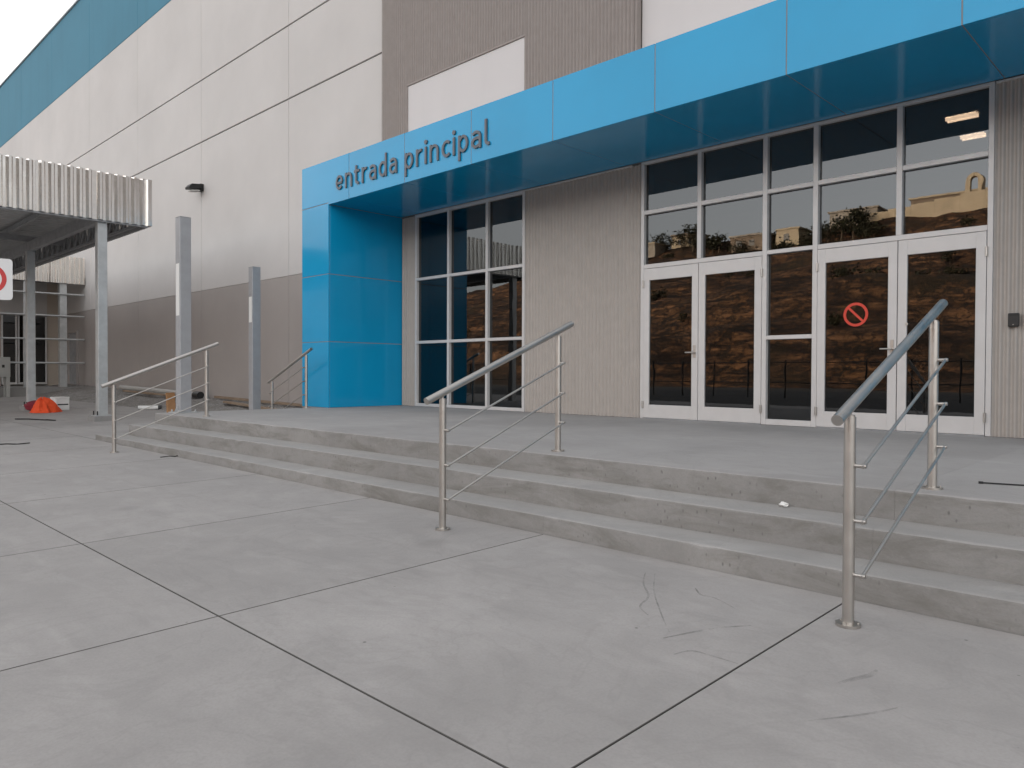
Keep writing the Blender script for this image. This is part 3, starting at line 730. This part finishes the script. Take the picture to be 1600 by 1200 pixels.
twig('twig', 'dark curled twig on the slab at the foot of the steps', 'twig', 3.1, -5.30, [(-.06, -.09, 0), (0, 0, .012), (.03, .06, .004), (.0, .12, .02)], .006)
twig('cable_offcut', 'bent dark cable offcut on the concrete near the orange bag', 'cable', -5.3, -4.75, [(-.6, -.25, 0), (-.2, -.1, .01), (0, .05, 0), (.35, .1, .012), (.5, .22, 0)], .014)
twig('wire_piece', 'short dark wire lying on open plaza concrete', 'wire', -.15, -6.35, [(-.08, -.16, 0), (0, 0, .01), (.05, .12, 0), (.12, .26, .015)], .009)
t_ = thing('pipe_offcut', 'short white plastic pipe piece with dark end at the gravel edge', 'pipe', loc=(-7.2, -1.95, gz(-7.2, -1.95)+.055)); t_.rotation_euler = (0, 0, R(62))
MB().tube((-.12, 0, 0), (.34, 0, 0), .052, 14).build('pipe', 'white_plastic', t_, True); MB().tube((.34, 0, 0), (.42, 0, 0), .056, 14).build('end_cap', 'black_plastic', t_, True)
gtop = lambda x: -.19-.0175*x
t_ = thing('long_pipe', 'long pale pipe lying along the wall foot above the gravel', 'pipe', loc=(0, -.22, 0))
MB().tube((-14.1, 0, gtop(-14.1)+.06), (-8.2, 0, gtop(-8.2)+.05), .075, 14).build('pipe', 'pipe_grey', t_, True)
MB().tube((-8.2, 0, gtop(-8.2)+.05), (-7.85, 0, gtop(-7.85)+.05), .10, 14).build('end_cap', 'black_plastic', t_, True)
def plank(label, a, c, wd, th):
    a = Vector(a); c = Vector(c); d = c-a; q = d.to_track_quat('X', 'Z').to_matrix().to_4x4(); q.translation = (a+c)/2
    b = MB().box(-d.length/2, d.length/2, -wd/2, wd/2, 0, th, .003, q); tag(b.build('plank', 'wood'), label, 'plank', 'planks on the gravel')
plank('long brown plank lying on gravel under the pale pipe', (-12.8, -.52, gtop(-12.8)-.03), (-8.3, -.50, gtop(-8.3)-.03), .14, .05)
plank('bare timber plank slanting over the gravel toward the blue column', (-5.6, -.55, gtop(-5.6)-.04), (-1.2, -1.05, gtop(-1.2)-.06), .14, .045)
plank('narrow timber strip flat against the wall foot', (-7.2, -.10, gtop(-7.2)-.0), (-2.2, -.10, gtop(-2.2)-.0), .07, .06)
t_ = thing('cardboard_sheet', 'brown cardboard sheet standing on edge behind the base-plated pole', 'cardboard', loc=(-5.0, -2.12, gz(-5, -2.12))); t_.rotation_euler = (0, R(-6), R(8))
MB().box(-.03, .03, -.10, .10, 0, .50, .012, seg=2).build('sheet', 'cardboard', t_)
MB().box(-.035, .035, -.105, .105, .22, .24).build('strap', 'cardboard', t_)

# ------------------------------------------------------------------ hillside across the street (seen mirrored in the glass)
random.seed(21)
def nz(x, y, s):
    return (math.sin(x*s*1.3+2.1*math.sin(y*s*.7))+math.sin(y*s*1.7+1.3*math.sin(x*s*.9+1))+.6*math.sin((x+y)*s*2.9)+.4*math.sin((x-y)*s*4.3))/3
def ridge(x): return 31.3+2.0*math.exp(-((x+22)/22)**2)+1.6*nz(x, 3, .05)-(.09*max(0, -100-x) if x < -100 else 0)-.05*max(0, x-20)
HY0, HY1 = -58, -150
def hill_z(x, y):
    s = (HY0-y+6*nz(x, y, .03))/(HY0-HY1)
    if s <= 0: return -1.2
    if s >= 1: return ridge(x)-.02*(s-1)*92 + .5*nz(x, y, .12)
    n = 5.0; st_ = s*n; f = st_-math.floor(st_); tf = (f*.25 if f < .55 else .1375+(f-.55)*1.9167)
    return -1.2+(ridge(x)+1.2)*(math.floor(st_)+min(1, tf))/n + 1.3*nz(x, y, .11)*min(1, s*6)*min(1, (1-s)*8+.2) + .7*nz(x, y, .31)*min(1, s*6)
xsr = [-420+2.6*i for i in range(240)]; ysr = [HY0+8-1.7*j for j in range(75)]+[-190, -260, -400]
P = [(x, y, hill_z(x, y)) for y in ysr for x in xsr]; nxg = len(xsr)
hb = MB().poly(P, [(j*nxg+i, (j+1)*nxg+i, (j+1)*nxg+i+1, j*nxg+i+1) for j in range(len(ysr)-1) for i in range(nxg-1)])
struct(hb.build('hillside', 'hill_earth', None, True), label='brown terraced earth hillside across the street')
def house(x, y, wx_, wy_, h, mat, roofm, label):
    wx_ *= .8; h *= .72
    z = hill_z(x, y)-.6; t_ = thing('hill_house', label, 'house', 'houses along the hilltop', (x, y, z))
    MB().box(-wx_/2, wx_/2, -wy_/2, wy_/2, 0, h).build('wall', mat, t_); MB().box(-wx_/2-.3, wx_/2+.3, -wy_/2-.3, wy_/2+.3, h+.002, h+.35).build('roof', roofm, t_)
    for k in range(max(1, int(wx_/3))):
        xx = -wx_/2+1.5+k*3
        if xx+1.2 < wx_/2: MB().box(xx, xx+1.1, wy_/2-.02, wy_/2+.05, h-2.2, h-.9).build('window', 'black_plastic', t_)
for i, a in enumerate(((-92, -148, 6, 6, 4.5, 'house_pale', 'cream_render', 'small pale flat-roofed hilltop house among trees'),
          (-84, -152, 8, 6, 4.0, 'cream_render', 'house_brown', 'cream hilltop house with brown roof slab'),
          (-66, -150, 11, 7, 4.6, 'house_brown', 'house_pale', 'brown long hilltop house with pale roof'),
          (-57, -149, 6, 6, 5.2, 'cream_render', 'cream_render', 'tall cream hilltop house'),
          (-46, -156, 12, 8, 5.4, 'house_pale', 'house_pale', 'pale wide hilltop house behind the boundary wall'),
          (-30, -162, 16, 8, 6.4, 'house_brown', 'cream_render', 'brown flat hall behind the boundary wall'),
          (-118, -150, 9, 6, 4.2, 'house_pale', 'house_brown', 'pale house at the low end of the hilltop'))): house(*a)
wl_ = thing('boundary_wall', 'long cream boundary wall along the hilltop', 'wall')
for k in range(9):
    x = -43+k*4.2; z = ridge(x)-.4
    MB().box(x, x+4.17, -152.2, -151.7, z-1.2, z+2.1+.1*k).build('wall_section', 'cream_render', wl_)
for i, x in enumerate((-24.0, -19.6)):
    z = ridge(x)+.3; t_ = thing('bell_tower', ('cream arched bell tower at the boundary wall', 'second cream arched bell tower farther along the boundary wall')[i], 'tower', 'arched towers on the hilltop', (x, -153.4, z-4))
    for sx in (-1.05, 1.05): MB().box(sx-.35, sx+.35, -.7, .7, 0, 8).build('pier', 'cream_render', t_)
    b = MB(); n = 12; V = []; Fc = []
    for k in range(n+1):
        a = math.pi*k/n
        for yy in (-.7, .7):
            for rr in (.7, 1.4): V.append((rr*math.cos(a), yy, 8+rr*math.sin(a)))
    for k in range(n):
        p = 4*k; q = p+4; Fc += [(p, q, q+1, p+1), (p+2, p+3, q+3, q+2), (p, p+2, q+2, q), (p+1, q+1, q+3, p+3)]
    b.poly(V, Fc).build('arch', 'cream_render', t_)
def tree(x, y, h, r, kind):
    z = hill_z(x, y)-.2; t_ = thing('hill_tree', ('bushy dark tree on the hilltop', 'dark shrub on the hillside terraces')[kind], ('tree', 'shrub')[kind], ('hilltop trees', 'hillside shrubs')[kind], (x, y, z))
    b = MB().tube((0, 0, 0), (.1, 0, h*.55), .16*h/5, 7, .07*h/5)
    for k in range(4):
        a = k*1.6+x; b.tube((.05, 0, h*.4), (r*.5*math.cos(a), r*.5*math.sin(a), h*.75), .07*h/5, 5, .03)
    b.build('trunk', 'bark', t_)
    V = []; Fc = []; cl = [Vector((random.gauss(0, .45)*r, random.gauss(0, .45)*r, h*(.62+random.uniform(-.22, .3)))) for _ in range(7)]
    for k in range(320):
        c = random.choice(cl)+Vector((random.gauss(0, .3)*r, random.gauss(0, .3)*r, random.gauss(0, .22)*r)); s_ = random.uniform(.12, .3)*r*.5
        u_ = Vector((random.gauss(0, 1), random.gauss(0, 1), random.gauss(0, 1))).normalized()*s_; v_ = u_.orthogonal().normalized()*s_*.8
        i0 = len(V); V += [c-u_, c+v_, c+u_, c-v_]; Fc.append((i0, i0+1, i0+2, i0+3))
    MB().poly(V, Fc).build('crown', 'leaf', t_)
for k in range(40): tree(-128+k*2.3+random.uniform(-1.5, 1.5), -147+random.uniform(-3, 2), random.uniform(2.6, 5.5), random.uniform(1.4, 2.6), 0)
tree(-43.5, -146, 7.0, 2.6, 0); tree(-46, -146.5, 5.5, 2.4, 0)
for k in range(44): tree(random.uniform(-110, 5), random.uniform(-144, -80), random.uniform(.9, 2.0), random.uniform(.9, 1.7), 1)
# street fence between plaza and hill
fn = thing('street_fence', 'dark metal post fence along the street edge', 'fence')
for k in range(26):
    x = -46+k*2.4; MB().tube((x, -36, -.85), (x, -36, 1.5), .05, 8).build('post', 'black_metal', fn)
for z in (.1, 1.35): MB().tube((-46, -36, z), (14, -36, z), .03, 8).build('rail', 'black_metal', fn)
